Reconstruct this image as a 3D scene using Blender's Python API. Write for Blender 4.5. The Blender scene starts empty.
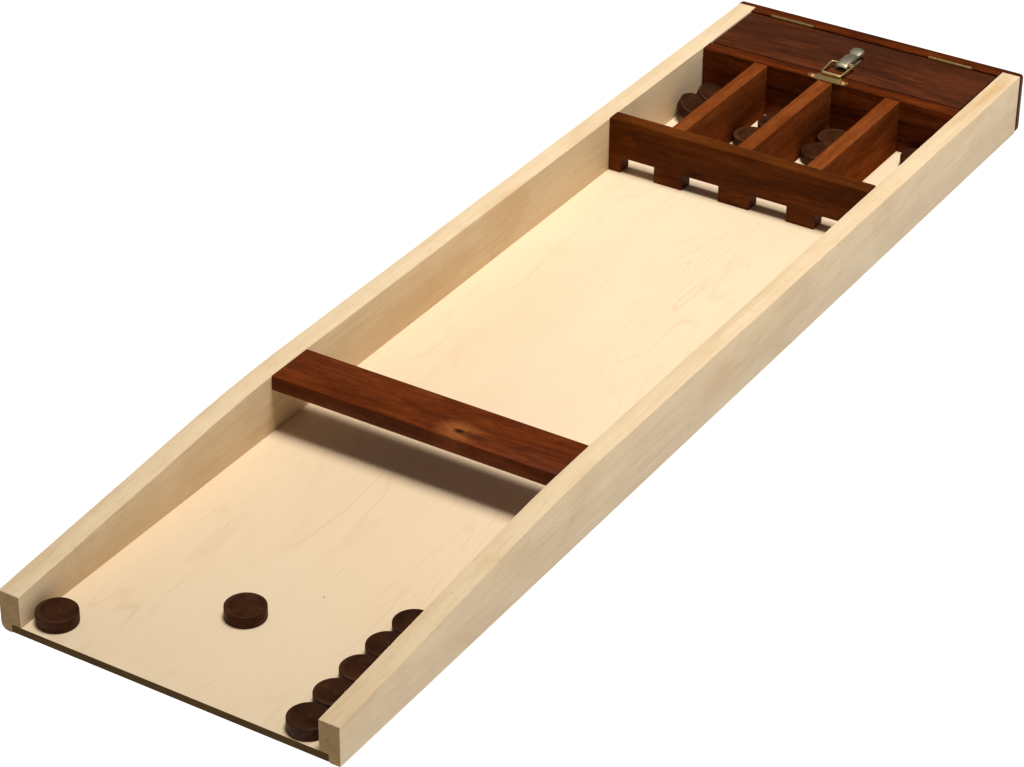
import bpy, bmesh, math, random
from mathutils import Vector, Matrix, noise

S = bpy.context.scene
COL = S.collection
ZB = 0.0088            # underside of the rails below the playing surface; the added white sheet is z = 0

# ------------------------------------------------------------------ camera
cam_data = bpy.data.cameras.new('camera')
cam_data.sensor_width = 36.0
cam_data.lens = 3170.9 * 36.0 / 1024.0
cam_data.clip_end = 100.0
cam = bpy.data.objects.new('camera', cam_data)
COL.objects.link(cam)
cr = Vector((0.84841252, 0.52929394, 0.00664224))
cu = Vector((-0.28507288, 0.44630218, 0.84826164))
cf = Vector((-0.4460153, 0.72156932, -0.52953571))
R = Matrix((cr, cu, -cf)).transposed().to_4x4()
R.translation = Vector((1.46846976, -1.60135067, 1.57723287 + ZB))
cam.matrix_world = R
S.camera = cam

# ------------------------------------------------------------------ light
S.view_settings.view_transform = 'Standard'
S.view_settings.look = 'None'
S.view_settings.exposure = 0.0
S.view_settings.gamma = 1.0
S.cycles.caustics_reflective = False
S.cycles.caustics_refractive = False
w = bpy.data.worlds.new('World')
S.world = w
w.use_nodes = True
w.node_tree.nodes['Background'].inputs[0].default_value = (1.0, 0.97, 0.93, 1)
w.node_tree.nodes['Background'].inputs[1].default_value = 0.12


def area(name, loc, target, size, power, color=(1, 1, 1), size_y=None):
    l = bpy.data.lights.new(name, 'AREA')
    l.energy = power
    l.color = color
    l.size = size
    if size_y:
        l.shape = 'RECTANGLE'
        l.size_y = size_y
    o = bpy.data.objects.new(name, l)
    COL.objects.link(o)
    o.location = loc
    d = Vector(target) - Vector(loc)
    o.rotation_euler = d.to_track_quat('-Z', 'Y').to_euler()
    return o


key = area('overhead_softbox', (0.78, 0.80, 5.0), (0.15, 1.05, 0), 1.80, 27.3, (1.0, 0.985, 0.955))
key.data.spread = math.radians(48)          # honeycomb on the softbox: falls off towards the open front end
area('added_underlight', (0.15, 0.64, -0.45), (0.15, 0.64, 1), 9.0, 300)  # unseen lamp added below the sheet to keep the ground white and shadowless


# ------------------------------------------------------------------ materials
def new_mat(name):
    m = bpy.data.materials.new(name)
    m.use_nodes = True
    nt = m.node_tree
    for n in list(nt.nodes):
        if n.type != 'OUTPUT_MATERIAL':
            nt.nodes.remove(n)
    out = [n for n in nt.nodes if n.type == 'OUTPUT_MATERIAL'][0]
    b = nt.nodes.new('ShaderNodeBsdfPrincipled')
    nt.links.new(b.outputs[0], out.inputs[0])
    return m, nt, b


class G:
    """small node-graph helper"""
    def __init__(self, nt):
        self.nt = nt

    def n(self, t, **k):
        x = self.nt.nodes.new(t)
        for a, v in k.items():
            setattr(x, a, v)
        return x

    def link(self, a, b):
        self.nt.links.new(a, b)

    def put(self, sock, v):
        if hasattr(v, 'links') or isinstance(v, bpy.types.NodeSocket):
            self.link(v, sock)
        else:
            sock.default_value = v

    def coords(self, scale=(1, 1, 1), loc=(0, 0, 0), rot=(0, 0, 0)):
        tc = self.n('ShaderNodeTexCoord')
        mp = self.n('ShaderNodeMapping')
        mp.inputs['Scale'].default_value = scale
        mp.inputs['Location'].default_value = loc
        mp.inputs['Rotation'].default_value = rot
        self.link(tc.outputs['Object'], mp.inputs[0])
        return mp.outputs[0]

    def noise(self, vec, scale=1.0, detail=4, rough=0.55, dist=0.0):
        x = self.n('ShaderNodeTexNoise')
        self.put(x.inputs['Vector'], vec)
        x.inputs['Scale'].default_value = scale
        x.inputs['Detail'].default_value = detail
        x.inputs['Roughness'].default_value = rough
        x.inputs['Distortion'].default_value = dist
        return x.outputs[0]

    def m(self, op, a, b=0.0, c=0.0, clamp=False):
        x = self.n('ShaderNodeMath', operation=op)
        x.use_clamp = clamp
        for i, v in enumerate((a, b, c)):
            self.put(x.inputs[i], v)
        return x.outputs[0]

    def ramp(self, fac, stops):
        x = self.n('ShaderNodeValToRGB')
        e = x.color_ramp.elements
        while len(e) < len(stops):
            e.new(0.5)
        for el, (p, c) in zip(e, stops):
            el.position = p
            el.color = (*c, 1) if len(c) == 3 else c
        self.link(fac, x.inputs[0])
        return x.outputs[0]

    def rng(self, v, a, b, lo=0.0, hi=1.0):
        x = self.n('ShaderNodeMapRange')
        self.put(x.inputs[0], v)
        for i, k in enumerate((a, b, lo, hi)):
            x.inputs[i + 1].default_value = k
        return x.outputs[0]

    def mix(self, fac, a, b, mode='MIX'):
        x = self.n('ShaderNodeMix', data_type='RGBA', blend_type=mode)
        self.put(x.inputs[0], fac)
        for s, v in ((x.inputs[6], a), (x.inputs[7], b)):
            if isinstance(v, tuple):
                s.default_value = (*v, 1)
            else:
                self.link(v, s)
        return x.outputs[2]

    def bump(self, h, strength, dist):
        x = self.n('ShaderNodeBump')
        x.inputs['Strength'].default_value = strength
        x.inputs['Distance'].default_value = dist
        self.link(h, x.inputs['Height'])
        return x.outputs[0]

    def sep(self, v):
        x = self.n('ShaderNodeSeparateXYZ')
        self.link(v, x.inputs[0])
        return x.outputs


def spot(g, c, radii):
    """distance from a point in stretched space: 0 at its centre, 1 on the ellipsoid"""
    v = g.coords(scale=tuple(1 / r for r in radii), loc=tuple(-a / r for a, r in zip(c, radii)))
    x = g.n('ShaderNodeVectorMath', operation='LENGTH')
    g.link(v, x.inputs[0])
    return x.outputs[1]


def pale_panel():
    m, nt, b = new_mat('birch_plywood')
    g = G(nt)
    fld = g.noise(g.coords(scale=(7.0, 1.1, 1)), 1.0, 3, 0.5, 0.25)
    wob = g.noise(g.coords(scale=(120, 22, 1)), 1.0, 3, 0.6)
    h = g.m('ADD', g.m('MULTIPLY', fld, 26.0), g.m('MULTIPLY', wob, 0.5))
    fr = g.m('FRACT', h)
    line = g.rng(g.m('ABSOLUTE', g.m('SUBTRACT', fr, 0.5)), 0.0, 0.16, 1.0, 0.0)
    patch = g.rng(g.noise(g.coords(scale=(9, 2.2, 1), loc=(3, 1, 0)), 1.0, 3), 0.44, 0.64)
    line = g.m('MULTIPLY', line, patch, clamp=True)
    dash = g.noise(g.coords(scale=(420, 26, 1), loc=(1, 7, 0)), 1.0, 2, 0.6)
    dashes = g.rng(dash, 0.62, 0.76)
    big = g.noise(g.coords(scale=(6, 1.8, 1), loc=(9, 2, 0)), 1.0, 3)
    col = g.ramp(big, [(0.3, (0.80, 0.615, 0.405)), (0.7, (0.85, 0.675, 0.465))])
    col = g.mix(g.m('MULTIPLY', line, 0.26), col, (0.58, 0.37, 0.19))
    col = g.mix(g.m('MULTIPLY', dashes, 0.22), col, (0.50, 0.33, 0.18))
    # the odd pin mark
    pin = g.rng(spot(g, (0.187, 0.172, 0), (0.0012, 0.0012, 0.05)), 0.6, 1.0, 0.7, 0.0)
    col = g.mix(pin, col, (0.15, 0.07, 0.03))
    g.link(col, b.inputs['Base Color'])
    b.inputs['Roughness'].default_value = 0.5
    b.inputs['Specular IOR Level'].default_value = 0.25
    g.link(g.bump(dash, 0.12, 0.0005), b.inputs['Normal'])
    return m


def ply_edge():
    m, nt, b = new_mat('plywood_edge')
    g = G(nt)
    n1 = g.noise(g.coords(scale=(60, 60, 600)), 1.0, 4, 0.6)
    n2 = g.noise(g.coords(scale=(18, 4, 40), loc=(5, 0, 0)), 1.0, 2)
    f = g.m('ADD', g.m('MULTIPLY', n1, 0.6), g.m('MULTIPLY', n2, 0.4))
    col = g.ramp(f, [(0.3, (0.050, 0.025, 0.0065)), (0.6, (0.098, 0.053, 0.016)), (0.8, (0.15, 0.088, 0.034))])
    g.link(col, b.inputs['Base Color'])
    b.inputs['Roughness'].default_value = 0.75
    b.inputs['Specular IOR Level'].default_value = 0.05
    return m


def pale_rail():
    m, nt, b = new_mat('pale_solid_wood')
    g = G(nt)
    streak = g.noise(g.coords(scale=(150, 5, 150)), 1.0, 5, 0.6, 0.3)
    fine = g.noise(g.coords(scale=(900, 55, 900), loc=(4, 0, 0)), 1.0, 2, 0.6)
    cloud = g.noise(g.coords(scale=(26, 9, 26), loc=(2, 5, 1)), 1.0, 4, 0.55, 0.8)
    curl = g.noise(g.coords(scale=(30, 34, 30), loc=(7, 1, 4), rot=(0.5, 0.2, 0.3)), 1.0, 3, 0.5, 1.0)
    f = g.m('ADD', g.m('MULTIPLY', streak, 0.40), g.m('MULTIPLY', cloud, 0.60))
    col = g.ramp(f, [(0.34, (0.70, 0.515, 0.305)), (0.5, (0.765, 0.58, 0.363)), (0.66, (0.80, 0.63, 0.408))])
    col = g.mix(g.rng(curl, 0.56, 0.74, 0, 0.22), col, (0.62, 0.42, 0.22))
    col = g.mix(g.rng(fine, 0.60, 0.72, 0, 0.26), col, (0.50, 0.34, 0.19))
    fibre = g.noise(g.coords(scale=(480, 9, 480), loc=(6, 2, 1)), 1.0, 3, 0.6, 0.2)
    col = g.mix(g.rng(fibre, 0.50, 0.68, 0, 0.30), col, (0.56, 0.41, 0.245))
    # orange heartwood near the back end of the right rail
    warp = g.noise(g.coords(scale=(120, 26, 60)), 1.0, 3)
    for c, r, a in (((0.311, 1.235, 0.07), (0.010, 0.055, 0.03), 0.62), ((0.309, 1.17, 0.07), (0.006, 0.04, 0.03), 0.4),
                    ((0.0, 0.62, 0.02), (0.006, 0.10, 0.030), 0.26), ((0.0, 0.76, 0.05), (0.006, 0.05, 0.035), 0.32),
                    ((0.3213, 0.62, 0.03), (0.006, 0.05, 0.02), 0.22)):
        d = g.m('ADD', spot(g, c, r), g.m('MULTIPLY', g.m('SUBTRACT', warp, 0.5), 1.3))
        col = g.mix(g.rng(d, 0.35, 1.05, a, 0.0), col, (0.60, 0.34, 0.13))
    # handling marks: small grey-brown specks
    sp = g.noise(g.coords(scale=(260, 150, 260), loc=(3, 3, 3)), 1.0, 2, 0.5)
    col = g.mix(g.rng(sp, 0.71, 0.78, 0, 0.35), col, (0.30, 0.20, 0.11))
    g.link(col, b.inputs['Base Color'])
    b.inputs['Roughness'].default_value = 0.55
    b.inputs['Specular IOR Level'].default_value = 0.25
    g.link(g.bump(g.m('ADD', streak, fine), 0.15, 0.0006), b.inputs['Normal'])
    return m


def shaded_end_grain():
    m, nt, b = new_mat('end_grain_with_shade')
    g = G(nt)
    n1 = g.noise(g.coords(scale=(240, 40, 420), rot=(0, 0.25, 0)), 1.0, 4, 0.6)
    n2 = g.noise(g.coords(scale=(60, 10, 70), loc=(1, 2, 3)), 1.0, 3)
    f = g.m('ADD', g.m('MULTIPLY', n1, 0.6), g.m('MULTIPLY', n2, 0.4))
    col = g.ramp(f, [(0.35, (0.26, 0.155, 0.068)), (0.65, (0.40, 0.255, 0.122))])  # end grain tone, darkened further for the shade on the front ends
    g.link(col, b.inputs['Base Color'])
    b.inputs['Roughness'].default_value = 0.8
    b.inputs['Specular IOR Level'].default_value = 0.1
    return m


def dark_wood(name, along, seed, lo, mid, hi, knot=None, scale=1.0, spec=0.09):
    """reddish brown hardwood with streaks running along an axis"""
    m, nt, b = new_mat(name)
    g = G(nt)
    i = 'xyz'.index(along)

    def sc(across, run):
        s = [across * scale] * 3
        s[i] = run * scale
        return tuple(s)
    off = (seed * 1.7, seed * 2.3, seed * 0.9)
    streak = g.noise(g.coords(scale=sc(80, 8.0), loc=off), 1.0, 6, 0.66, 1.3)
    broad = g.noise(g.coords(scale=sc(24, 4.5), loc=off[::-1]), 1.0, 4, 0.55, 1.6)
    mott = g.noise(g.coords(scale=sc(150, 70), loc=off), 1.0, 4, 0.6, 0.6)
    fine = g.noise(g.coords(scale=sc(620, 60), loc=off), 1.0, 3, 0.65)
    f = g.m('ADD', g.m('ADD', g.m('MULTIPLY', streak, 0.36), g.m('MULTIPLY', broad, 0.34)), g.m('ADD', g.m('MULTIPLY', fine, 0.15), g.m('MULTIPLY', mott, 0.15)))
    if knot:
        d = spot(g, knot, (0.021, 0.015, 0.05))
        wv = g.noise(g.coords(scale=(85, 190, 60)), 1.0, 5, 0.65)
        d = g.m('ADD', d, g.m('MULTIPLY', g.m('SUBTRACT', wv, 0.5), 1.5))
        rings = g.m('SINE', g.m('MULTIPLY', d, 17.0))
        near = g.rng(d, 0.5, 1.7, 1.0, 0.0)
        f = g.m('ADD', f, g.m('MULTIPLY', g.m('MULTIPLY', rings, 0.035), near))
    col = g.ramp(f, [(0.37, lo), (0.5, mid), (0.62, hi)])
    pore = g.rng(fine, 0.61, 0.72, 0, 0.55)
    col = g.mix(pore, col, tuple(c * 0.35 for c in lo))
    if knot:
        halo = g.rng(d, 0.30, 1.25, 1.0, 0.0)
        halo = g.m('MULTIPLY', halo, g.rng(wv, 0.35, 0.58, 0.35, 1.0))
        col = g.mix(halo, col, (0.33, 0.10, 0.024))
        dk = g.m('ADD', spot(g, (knot[0] + 0.019, knot[1] - 0.001, knot[2]), (0.017, 0.006, 0.05)), g.m('MULTIPLY', g.m('SUBTRACT', wv, 0.5), 1.6))
        col = g.mix(g.rng(dk, 0.3, 1.1, 0.8, 0.0), col, (0.045, 0.009, 0.0015))
        d0 = g.m('ADD', spot(g, knot, (0.021, 0.015, 0.05)), g.m('MULTIPLY', g.m('SUBTRACT', wv, 0.5), 0.35))
        col = g.mix(g.rng(d0, 0.10, 0.36, 0.95, 0.0), col, (0.012, 0.004, 0.002))
    g.link(col, b.inputs['Base Color'])
    g.link(g.rng(streak, 0.3, 0.7, 0.50, 0.36), b.inputs['Roughness'])
    b.inputs['Specular IOR Level'].default_value = spec
    g.link(g.bump(g.m('ADD', streak, g.m('MULTIPLY', fine, 0.6)), 0.25, 0.0008), b.inputs['Normal'])
    return m


def puck_wood():
    m, nt, b = new_mat('dark_turned_wood')
    g = G(nt)
    oi = g.n('ShaderNodeObjectInfo')
    tc = g.n('ShaderNodeTexCoord')
    sh = g.n('ShaderNodeVectorMath', operation='MULTIPLY_ADD')
    g.link(oi.outputs['Random'], sh.inputs[0])
    sh.inputs[1].default_value = (9, 5, 3)
    g.link(tc.outputs['Object'], sh.inputs[2])
    x, y, z = g.sep(tc.outputs['Object'])
    r = g.m('SQRT', g.m('ADD', g.m('POWER', g.m('ADD', x, 0.002), 2.0), g.m('POWER', g.m('SUBTRACT', y, 0.0015), 2.0)))
    wv = g.noise(sh.outputs[0], 140, 4, 0.6)
    rr = g.m('ADD', g.m('MULTIPLY', r, 2100.0), g.m('MULTIPLY', wv, 9.0))
    rings = g.m('MULTIPLY_ADD', g.m('SINE', rr), 0.5, 0.5)
    big = g.noise(sh.outputs[0], 60, 3, 0.5)
    fine = g.noise(sh.outputs[0], 1100, 2, 0.6)
    f = g.m('ADD', g.m('ADD', g.m('MULTIPLY', rings, 0.07), g.m('MULTIPLY', big, 0.68)), g.m('MULTIPLY', fine, 0.25))
    col = g.ramp(f, [(0.28, (0.011, 0.0034, 0.0009)), (0.5, (0.032, 0.0098, 0.0028)), (0.74, (0.062, 0.019, 0.0058))])
    core = g.rng(g.m('ADD', r, g.m('MULTIPLY', wv, 0.0012)), 0.0013, 0.0024, 0.5, 0.0)
    col = g.mix(core, col, (0.095, 0.032, 0.016))
    col = g.mix(g.rng(r, 0.0160, 0.0178, 0.0, 0.35), col, (0.075, 0.030, 0.015))   # rubbed rim
    # side: redder long grain, upright lines
    ang = g.m('ARCTAN2', y, x)
    cv = g.n('ShaderNodeCombineXYZ')
    g.link(g.m('MULTIPLY', ang, 11.0), cv.inputs[0])
    g.link(g.m('MULTIPLY', z, 220.0), cv.inputs[1])
    g.link(g.m('MULTIPLY', oi.outputs['Random'], 20.0), cv.inputs[2])
    sn = g.noise(cv.outputs[0], 1.0, 4, 0.6)
    side = g.ramp(sn, [(0.3, (0.022, 0.006, 0.0018)), (0.55, (0.048, 0.0135, 0.0042)), (0.75, (0.085, 0.026, 0.0085))])
    geo = g.n('ShaderNodeNewGeometry')
    nz = g.sep(geo.outputs['Normal'])[2]
    col = g.mix(g.rng(g.m('ABSOLUTE', nz), 0.45, 0.75), side, col)
    val = g.m('MULTIPLY_ADD', oi.outputs['Random'], 0.5, 0.75)
    hsv = g.n('ShaderNodeHueSaturation')
    g.link(val, hsv.inputs['Value'])
    g.link(col, hsv.inputs['Color'])
    g.link(hsv.outputs[0], b.inputs['Base Color'])
    b.inputs['Roughness'].default_value = 0.5
    b.inputs['Specular IOR Level'].default_value = 0.08
    g.link(g.bump(g.m('ADD', g.m('MULTIPLY', rings, 0.5), g.m('MULTIPLY', fine, 2.0)), 0.12, 0.0004), b.inputs['Normal'])
    return m


def metal(name, color, rough, seed=0):
    m, nt, b = new_mat(name)
    g = G(nt)
    n = g.noise(g.coords(scale=(1, 1, 1), loc=(seed, 0, 0)), 420, 4, 0.6)
    col = g.mix(g.rng(n, 0.45, 0.68, 0, 0.7), color, tuple(c * 0.45 for c in color))
    g.link(col, b.inputs['Base Color'])
    b.inputs['Metallic'].default_value = 1.0
    g.link(g.rng(n, 0.3, 0.7, rough, rough + 0.2), b.inputs['Roughness'])
    return m


def backlit_sheet_mat():  # lets the added lamp below shine through and whiten the ground
    m = bpy.data.materials.new('added_translucent_sheet')
    m.use_nodes = True
    nt = m.node_tree
    nt.nodes.clear()
    out = nt.nodes.new('ShaderNodeOutputMaterial')
    d = nt.nodes.new('ShaderNodeBsdfDiffuse')
    t = nt.nodes.new('ShaderNodeBsdfTranslucent')
    mx = nt.nodes.new('ShaderNodeMixShader')
    d.inputs[0].default_value = (0.9, 0.9, 0.9, 1)
    t.inputs[0].default_value = (0.95, 0.95, 0.95, 1)
    mx.inputs[0].default_value = 0.9
    nt.links.new(d.outputs[0], mx.inputs[1])
    nt.links.new(t.outputs[0], mx.inputs[2])
    nt.links.new(mx.outputs[0], out.inputs[0])
    return m


RED_LO, RED_MID, RED_HI = (0.040, 0.0064, 0.0006), (0.108, 0.0185, 0.0017), (0.190, 0.040, 0.0055)
BRN_LO, BRN_MID, BRN_HI = (0.018, 0.0028, 0.0002), (0.050, 0.0090, 0.0006), (0.105, 0.0235, 0.0026)
M_PANEL, M_PLY, M_RAIL, M_END = pale_panel(), ply_edge(), pale_rail(), shaded_end_grain()
M_BAR = dark_wood('crossbar_wood', 'x', 1.0, RED_LO, RED_MID, RED_HI, knot=(0.1928, 0.3735, 0.0597))
M_GATE = dark_wood('gate_wood', 'x', 4.0, (0.036, 0.0070, 0.0004), (0.082, 0.0180, 0.0012), (0.140, 0.036, 0.004), spec=0.05)
M_DIV = dark_wood('divider_wood', 'y', 7.0, (0.105, 0.023, 0.0035), (0.180, 0.043, 0.009), (0.275, 0.078, 0.019), spec=0.0)
M_BOX = dark_wood('box_wood', 'x', 11.0, BRN_LO, (0.095, 0.0165, 0.0016), (0.185, 0.040, 0.006), spec=0.04)
M_LID = dark_wood('lid_wood', 'x', 15.0, (0.026, 0.0058, 0.0015), (0.064, 0.0148, 0.0038), (0.118, 0.028, 0.0070))
M_PUCK = puck_wood()
M_BRASS = metal('aged_brass', (0.60, 0.44, 0.19), 0.36)
M_HINGE = metal('dull_brass', (0.27, 0.165, 0.058), 0.42, 3)
M_STEEL = metal('worn_nickel_plate', (0.46, 0.40, 0.28), 0.40, 6)
M_SCREW = metal('copper_coloured_screw', (0.48, 0.23, 0.08), 0.52, 9)


# ------------------------------------------------------------------ mesh helpers
def obj(name, bm, mats, parent=None, smooth=None):
    bmesh.ops.recalc_face_normals(bm, faces=bm.faces)
    me = bpy.data.meshes.new(name)
    bm.to_mesh(me)
    bm.free()
    for m in (mats if isinstance(mats, (list, tuple)) else [mats]):
        me.materials.append(m)
    if smooth is not None:
        for p in me.polygons:
            p.use_smooth = True
        me.set_sharp_from_angle(angle=math.radians(smooth))
    o = bpy.data.objects.new(name, me)
    COL.objects.link(o)
    o.parent = parent
    return o


def bevel(bm, off, seg=2, edges=None, angle=20):
    es = edges if edges is not None else [e for e in bm.edges if len(e.link_faces) == 2 and e.calc_face_angle(0) > math.radians(angle)]
    bmesh.ops.bevel(bm, geom=es, offset=off, segments=seg, profile=0.5, affect='EDGES', clamp_overlap=True)


def box_bm(x0, x1, y0, y1, z0, z1, bm=None):
    bm = bm or bmesh.new()
    r = bmesh.ops.create_cube(bm, size=1.0)
    for v in r['verts']:
        v.co = Vector(((x0 + x1) / 2 + v.co.x * (x1 - x0), (y0 + y1) / 2 + v.co.y * (y1 - y0), (z0 + z1) / 2 + v.co.z * (z1 - z0)))
    return bm


def prism(pts, axis, a, b, bm=None):
    """extrude a closed 2-D outline along an axis; pts are the two other coordinates in xyz order"""
    bm = bm or bmesh.new()

    def mk(p, t):
        c = list(p)
        c.insert('xyz'.index(axis), t)
        return bm.verts.new(c)
    A = [mk(p, a) for p in pts]
    B = [mk(p, b) for p in pts]
    bm.faces.new(A)
    bm.faces.new(list(reversed(B)))
    n = len(pts)
    for i in range(n):
        bm.faces.new((A[i], B[i], B[(i + 1) % n], A[(i + 1) % n]))
    bmesh.ops.recalc_face_normals(bm, faces=bm.faces)
    return bm


def tube(path, r, closed=False, seg=8, bm=None):
    bm = bm or bmesh.new()
    P = [Vector(p) for p in path]
    n = len(P)
    rings = []
    for i, p in enumerate(P):
        if closed:
            t = (P[(i + 1) % n] - P[i - 1]).normalized()
        else:
            t = (P[min(i + 1, n - 1)] - P[max(i - 1, 0)]).normalized()
        up = Vector((0, 0, 1)) if abs(t.z) < 0.9 else Vector((0, 1, 0))
        u = t.cross(up).normalized()
        v = u.cross(t)
        rings.append([bm.verts.new(p + r * (math.cos(a) * u + math.sin(a) * v)) for a in [2 * math.pi * k / seg for k in range(seg)]])
    for i in range(n if closed else n - 1):
        a, b = rings[i], rings[(i + 1) % n]
        for k in range(seg):
            bm.faces.new((a[k], a[(k + 1) % seg], b[(k + 1) % seg], b[k]))
    if not closed:
        bm.faces.new(rings[0])
        bm.faces.new(list(reversed(rings[-1])))
    return bm


def lathe(profile, seg=72, center=(0, 0, 0), bm=None):
    bm = bm or bmesh.new()
    c = Vector(center)
    rows = []
    for r, z in profile:
        if r < 1e-7:
            rows.append([bm.verts.new(c + Vector((0, 0, z)))])
        else:
            rows.append([bm.verts.new(c + Vector((r * math.cos(2 * math.pi * k / seg), r * math.sin(2 * math.pi * k / seg), z))) for k in range(seg)])
    for a, b in zip(rows, rows[1:]):
        for k in range(seg):
            k2 = (k + 1) % seg
            if len(a) == 1:
                bm.faces.new((a[0], b[k], b[k2]))
            elif len(b) == 1:
                bm.faces.new((a[k], b[0], a[k2]))
            else:
                bm.faces.new((a[k], b[k], b[k2], a[k2]))
    return bm


def tag(o, label=None, cat=None, group=None, kind=None):
    for k, v in (('label', label), ('category', cat), ('group', group), ('kind', kind)):
        if v:
            o[k] = v
    return o


# ------------------------------------------------------------------ white sheet added under the board, lit through from below
bm = bmesh.new()
bmesh.ops.create_grid(bm, x_segments=1, y_segments=1, size=4.5)
bmesh.ops.translate(bm, verts=bm.verts, vec=(0.15, 0.64, 0))
tag(obj('added_backlit_sheet', bm, backlit_sheet_mat()), 'plain white translucent sheet added under the wooden game board, lit from below', 'backlit sheet', kind='structure')

# ------------------------------------------------------------------ the board
W, T, L, H0, H1 = 0.300, 0.0208, 1.2864, 0.0313, 0.0597
YB0, YB1 = 0.3600, 0.4157           # crossbar
YG0, YG1, GZ = 0.9641, 0.9815, 0.0610   # gate
YW0, YW1 = 1.1650, 1.1820           # front wall of the box
YGAP = 1.2745

board = bpy.data.objects.new('shuffleboard_game', None)
COL.objects.link(board)
board.location = (0, 0, ZB)
tag(board, 'long pale wooden table shuffleboard with dark hardwood crossbar, gate and lidded box', 'shuffleboard')


def top_h(y):
    """rail height: a straight ramp at the front that rounds over into the level length"""
    a = H0 + 0.0840 * y
    k = 0.006
    d = a - H1
    return min(a, H1) - max(0.0, k - abs(d)) ** 2 / (4 * k)


# playing surface
bm = box_bm(-0.0104, W + 0.0094, 0.0, L - 0.012, -0.0076, 0.0)
bm.faces.ensure_lookup_table()
for v in bm.verts:                                            # a trace wider at the open end
    k = 1 - v.co.y / L
    v.co.x += (0.0016 if v.co.x > W / 2 else -0.0008) * k
for f in bm.faces:
    if abs(f.normal.y) > 0.9:
        f.material_index = 1
obj('playing_surface', bm, [M_PANEL, M_PLY], board)


def rail(side):
    bm = bmesh.new()
    rnd = random.Random(3 if side < 0 else 8)
    ys = [0.0] + [L * i / 90 for i in range(1, 90)] + [L]
    rings = []
    for i, y in enumerate(ys):
        k = 1 - y / L
        h = top_h(y)
        j = [0.0] * 4
        if 0 < i < 90:
            j = [rnd.gauss(0, 0.00009) for _ in range(4)]
            h += noise.noise(Vector((side * 3, y * 9, 0))) * 0.0004
        zb = -ZB
        rb = 0.0014 + (0.0062 * max(0.0, 1 - y / 0.06) if side < 0 else 0.0)     # the far front corner is rounded off
        r = 0.0011
        t = T + (0.0012 * k if side < 0 else 0.0)
        inner = [(0.0, 0.0002), (0.0, h - r + j[0]), (r * 0.3, h - r * 0.3 + j[1]), (r, h + j[1]),
                 (t - r, h + j[2]), (t - r * 0.3, h - r * 0.3 + j[2]), (t + j[3], h - r),
                 (t, zb + rb), (t - rb * 0.12, zb + rb * 0.5), (t - rb * 0.5, zb + rb * 0.12), (t - rb, zb), (0.0107 if side < 0 else 0.0097, zb), (0.0107 if side < 0 else 0.0097, 0.0002)]
        off = -0.0008 * k if side < 0 else W + 0.0016 * k
        rings.append([bm.verts.new((off - a if side < 0 else off + a, y, z)) for a, z in inner])
    n = len(rings[0])
    for a, b in zip(rings, rings[1:]):
        for q in range(n):
            bm.faces.new((a[q], a[(q + 1) % n], b[(q + 1) % n], b[q]))
    f0 = bm.faces.new(rings[0])
    f1 = bm.faces.new(list(reversed(rings[-1])))
    f0.material_index = f1.material_index = 1
    bevel(bm, 0.0004, 1, edges=[e for e in f0.edges])
    return obj('side_rail', bm, [M_RAIL, M_END], board, smooth=35)


rl = rail(-1)
rl['label'] = 'pale side rail whose inner face shows'
rr_ = rail(1)
rr_['label'] = 'pale side rail whose outer face shows'

# crossbar
bm = box_bm(-0.0004, W + 0.0018, YB0, YB1, H1 - 0.0150, H1 + 0.0004)
bevel(bm, 0.0008, 2)
o = obj('crossbar', bm, M_BAR, board, smooth=40)
o['label'] = 'flat reddish brown crossbar with a dark knot'

# scoring gate: a board with four mouths cut in its lower edge
feet = [(0.0002, 0.0145), (0.0545, 0.0882), (0.1309, 0.1673), (0.2103, 0.2427), (0.2850, W)]
mouth = 0.0179
pts = [(0.0002, GZ), (0.0002, 0.0003)]
for i, (a, b) in enumerate(feet):
    if i:
        pts += [(a, mouth), (a, 0.0003)]
    pts += [(b, 0.0003)]
    if i < len(feet) - 1:
        pts += [(b, mouth)]
pts += [(W, GZ)]
bm = prism(pts, 'y', YG0, YG1)
top = [e for e in bm.edges if all(abs(v.co.z - GZ) < 1e-6 for v in e.verts) and abs(e.verts[0].co.x - e.verts[1].co.x) > 0.1]
bevel(bm, 0.0013, 3, edges=top)
rest = [e for e in bm.edges if len(e.link_faces) == 2 and e.calc_face_angle(0) > math.radians(60) and max(v.co.z for v in e.verts) < 0.03]
bevel(bm, 0.0004, 1, edges=rest)
o = obj('scoring_gate', bm, M_GATE, board, smooth=40)
o['label'] = 'dark wooden gate board with four mouths'

# compartment dividers
for x0, x1 in ((0.0638, 0.0797), (0.1410, 0.1580), (0.2206, 0.2379)):
    bm = box_bm(x0, x1, YG1 + 0.0002, YW0 - 0.0002, 0.0002, 0.0592)
    bevel(bm, 0.0008, 2)
    obj('compartment_divider', bm, M_DIV, board, smooth=40)

# box at the far end
bm = box_bm(0.0002, W - 0.0002, YW0, YW1, 0.0002, 0.0594)
bevel(bm, 0.0006, 2)
obj('box_wall', bm, M_BOX, board, smooth=40)

y0, y1 = YGAP + 0.0004, 1.2957
xl, xr = -0.0226, W + T + 0.0014
ys = L + 0.0003
pts = [(0.0004, y0), (W - 0.0004, y0), (W - 0.0004, ys), (xr, ys), (xr, y1), (xl, y1), (xl, ys), (0.0004, ys)]
bm = prism(pts, 'z', -0.0070, 0.0603)
ends = [e for e in bm.edges if all(v.co.y > L for v in e.verts) and
        abs(abs(e.verts[0].co.x - W / 2) - (xr - xl) / 2) < 0.0015 and abs(abs(e.verts[1].co.x - W / 2) - (xr - xl) / 2) < 0.0015
        and not (abs(e.verts[0].co.y - ys) < 1e-6 and abs(e.verts[1].co.y - ys) < 1e-6)]
bevel(bm, 0.0042, 4, edges=ends)
o = obj('back_board', bm, M_BOX, board, smooth=40)

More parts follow.
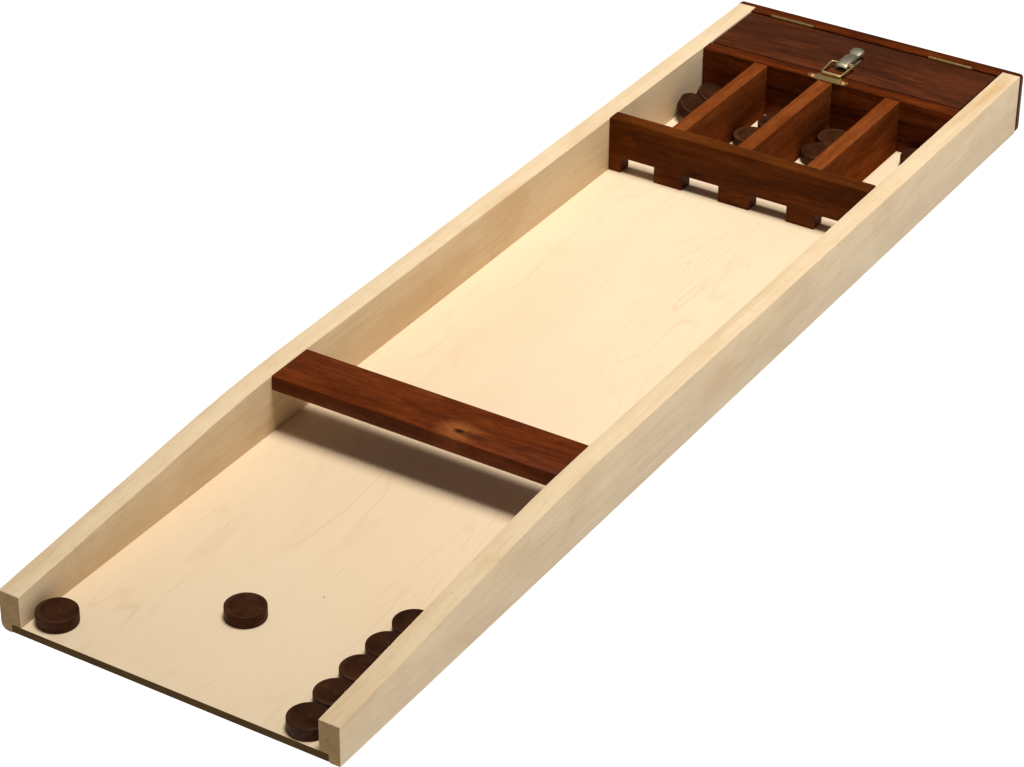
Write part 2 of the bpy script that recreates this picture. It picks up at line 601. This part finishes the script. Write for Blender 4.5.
bm = box_bm(0.0014, W - 0.0014, YW1 + 0.0014, YGAP - 0.0012, 0.0470, 0.0597)
bevel(bm, 0.0009, 2)
lid = obj('box_lid', bm, M_LID, board, smooth=40)

for xa, xb in ((0.0265, 0.0790), (0.2185, 0.2700)):
    bm = bmesh.new()
    n = 5
    for k in range(n):
        a = xa + (xb - xa) * k / n + 0.00025
        b = xa + (xb - xa) * (k + 1) / n - 0.00025
        tube([(a, YGAP, 0.0600), (a + 0.0003, YGAP, 0.0600), (b - 0.0003, YGAP, 0.0600), (b, YGAP, 0.0600)], 0.0027, seg=14, bm=bm)
    tube([(xa + 0.0004, YGAP, 0.0600), (xb - 0.0004, YGAP, 0.0600)], 0.0017, seg=10, bm=bm)
    box_bm(xa, xb, YGAP - 0.0010, YGAP + 0.0010, 0.045, 0.0600, bm=bm)
    obj('hinge', bm, M_HINGE, lid, smooth=40)


# toggle latch: strike plate with two screws on the box wall, lever with wire loop on the lid
def rounded(pts, r, seg=5):
    out = []
    n = len(pts)
    for i in range(n):
        p, a, b = Vector(pts[i]), Vector(pts[i - 1]), Vector(pts[(i + 1) % n])
        d1, d2 = (a - p), (b - p)
        rr = min(r, d1.length * 0.45, d2.length * 0.45)
        s, e = p + d1.normalized() * rr, p + d2.normalized() * rr
        for k in range(seg + 1):
            t = k / seg
            out.append(tuple((1 - t) ** 2 * s + 2 * t * (1 - t) * p + t * t * e))
    return out


ZP = 0.0594
PX, PY = 0.1500, 1.1685
pl = rounded([(-0.0235, -0.0030), (-0.0150, -0.0052), (0.0150, -0.0052), (0.0235, -0.0030), (0.0235, 0.0036), (0.0140, 0.0050),
              (0.0110, 0.0105), (-0.0110, 0.0105), (-0.0140, 0.0050), (-0.0235, 0.0036)], 0.0042)
bm = prism([(PX + a, PY + b) for a, b in pl], 'z', ZP + 0.0002, ZP + 0.0013)
tube([(PX - 0.0100, PY + 0.0085, ZP + 0.0028), (PX + 0.0100, PY + 0.0085, ZP + 0.0028)], 0.0021, seg=14, bm=bm)   # the rolled hook
plate = obj('strike_plate', bm, M_BRASS, board, smooth=40)
for sx in (-0.0180, 0.0180):
    bm = lathe([(0, 0.0016), (0.0012, 0.0015), (0.0026, 0.0009), (0.0036, 0.0), (0.0, 0.0)], seg=24, center=(PX + sx, PY + 0.0002, ZP + 0.0013))
    bm2 = box_bm(PX + sx - 0.0026, PX + sx + 0.0026, PY - 0.0001, PY + 0.0005, ZP + 0.0026, ZP + 0.00285, bm=bm)
    obj('screw', bm, M_SCREW, plate, smooth=40)

ZL = 0.0597
bm = prism(rounded([(0.1447, 1.1955), (0.1609, 1.1955), (0.1609, 1.2290), (0.1447, 1.2290)], 0.002), 'z', ZL + 0.0001, ZL + 0.0012)
for x in (0.1463, 0.1585):
    box_bm(x, x + 0.0010, 1.1975, 1.2180, ZL + 0.0013, ZL + 0.0072, bm=bm)
tube([(0.1440, 1.2005, ZL + 0.0050), (0.1640, 1.2005, ZL + 0.0050)], 0.0013, seg=10, bm=bm)
lever = obj('latch_lever', bm, M_STEEL, board, smooth=40)
# lever body: a pressed, rounded strip with a spoon-shaped thumb end
bm = bmesh.new()
sect = [(1.1860, 0.0066, 0.0052), (1.1875, 0.0070, 0.0072), (1.1900, 0.0071, 0.0082), (1.2000, 0.0071, 0.0090), (1.2100, 0.0070, 0.0092),
        (1.2145, 0.0064, 0.0084), (1.2175, 0.0056, 0.0074), (1.2205, 0.0063, 0.0078), (1.2240, 0.0076, 0.0088), (1.2275, 0.0080, 0.0094),
        (1.2310, 0.0074, 0.0096), (1.2335, 0.0058, 0.0094), (1.2350, 0.0034, 0.0091), (1.2356, 0.0010, 0.0089)]
rows = []
for y, hw, z in sect:
    row = []
    for s in (-1.0, -0.97, -0.84, -0.5, 0.0, 0.5, 0.84, 0.97, 1.0):
        dz = {1.0: -0.0030, 0.97: -0.0011, 0.84: -0.0003}.get(abs(s), 0.0002 if s == 0 else 0.0)
        row.append(bm.verts.new((0.1528 + s * hw, 1.1935 + (y - 1.186) * 0.92, ZL + z + dz)))
    rows.append(row)
for a, b in zip(rows, rows[1:]):
    for k in range(8):
        bm.faces.new((a[k], a[k + 1], b[k + 1], b[k]))
bmesh.ops.recalc_face_normals(bm, faces=bm.faces)
bmesh.ops.solidify(bm, geom=bm.faces[:], thickness=0.0008)
handle = obj('lever_handle', bm, M_STEEL, lever, smooth=50)

corner = [(0.1386, 1.1752, 0.0632), (0.1612, 1.1752, 0.0632), (0.1650, 1.2020, 0.0662), (0.1386, 1.2000, 0.0662)]
path = []
for i in range(4):
    p, a, b = Vector(corner[i]), Vector(corner[i - 1]), Vector(corner[(i + 1) % 4])
    s, e = p + (a - p).normalized() * 0.003, p + (b - p).normalized() * 0.003
    for k in range(6):
        t = k / 5
        path.append((1 - t) ** 2 * s + 2 * t * (1 - t) * p + t * t * e)
bm = tube(path, 0.00115, closed=True, seg=10)
obj('wire_loop', bm, M_BRASS, lever, smooth=60)

# ------------------------------------------------------------------ pucks
PR, PH = 0.0186, 0.0116
prof = [(0, PH - 0.0006), (0.006, PH - 0.00055), (0.0115, PH - 0.00025), (0.0150, PH), (PR - 0.0010, PH), (PR - 0.00045, PH - 0.00012),
        (PR - 0.00012, PH - 0.00045), (PR, PH - 0.0010), (PR, 0.0010), (PR - 0.00012, 0.00045), (PR - 0.00045, 0.00012), (PR - 0.0010, 0), (0, 0)]
pucks = [
    (0.1472, 0.1144, 'dark brown wooden puck lying alone in the middle of the open front area'),
    (0.0186, 0.0243, 'dark brown wooden puck touching the front end of the far side rail'),
    (0.2783, 0.0196, 'front puck of the row along the near rail, closest to the open edge'),
    (0.2781, 0.0573, 'second puck from the open edge in the row along the near rail'),
    (0.2778, 0.0950, 'middle puck of the five in the row along the near rail'),
    (0.2779, 0.1328, 'fourth puck from the open edge in the row along the near rail'),
    (0.2793, 0.1705, 'last puck of the row along the near rail, nearest the crossbar'),
    (0.0171, 1.1135, 'tilted puck leaning on the pale rail in the left end compartment'),
    (0.0225, 1.1462, 'puck in the left end compartment behind the tilted puck'),
    (0.0985, 1.0955, 'nearly black puck in the second compartment from the left, nearer the gate'),
    (0.1070, 1.1350, 'puck in the second compartment from the left, against the box wall'),
    (0.1763, 1.1021, 'brown puck in the third compartment from the left, nearer the gate'),
    (0.1772, 1.1390, 'brown puck in the third compartment from the left, against the box wall'),
    (0.2715, 1.1460, 'puck mostly hidden in the right end compartment behind the near rail'),
]
proto = obj('game_puck', lathe(prof), M_PUCK, None, smooth=50)
rnd = random.Random(5)
for i, (x, y, lab) in enumerate(pucks):
    p = proto if i == 0 else proto.copy()
    if i:
        COL.objects.link(p)
    p.location = (x, y, ZB + 0.0003)
    p.rotation_euler = (0, 0, rnd.uniform(0, 6.28))
    if 'tilted' in lab:                                   # leans on the rail with its right edge on the floor
        p.location.z += PR * math.sin(math.radians(24))
        p.rotation_euler = Matrix.Rotation(math.radians(24), 3, 'Y').to_euler()
    tag(p, lab, 'puck', 'dark wooden game pucks')
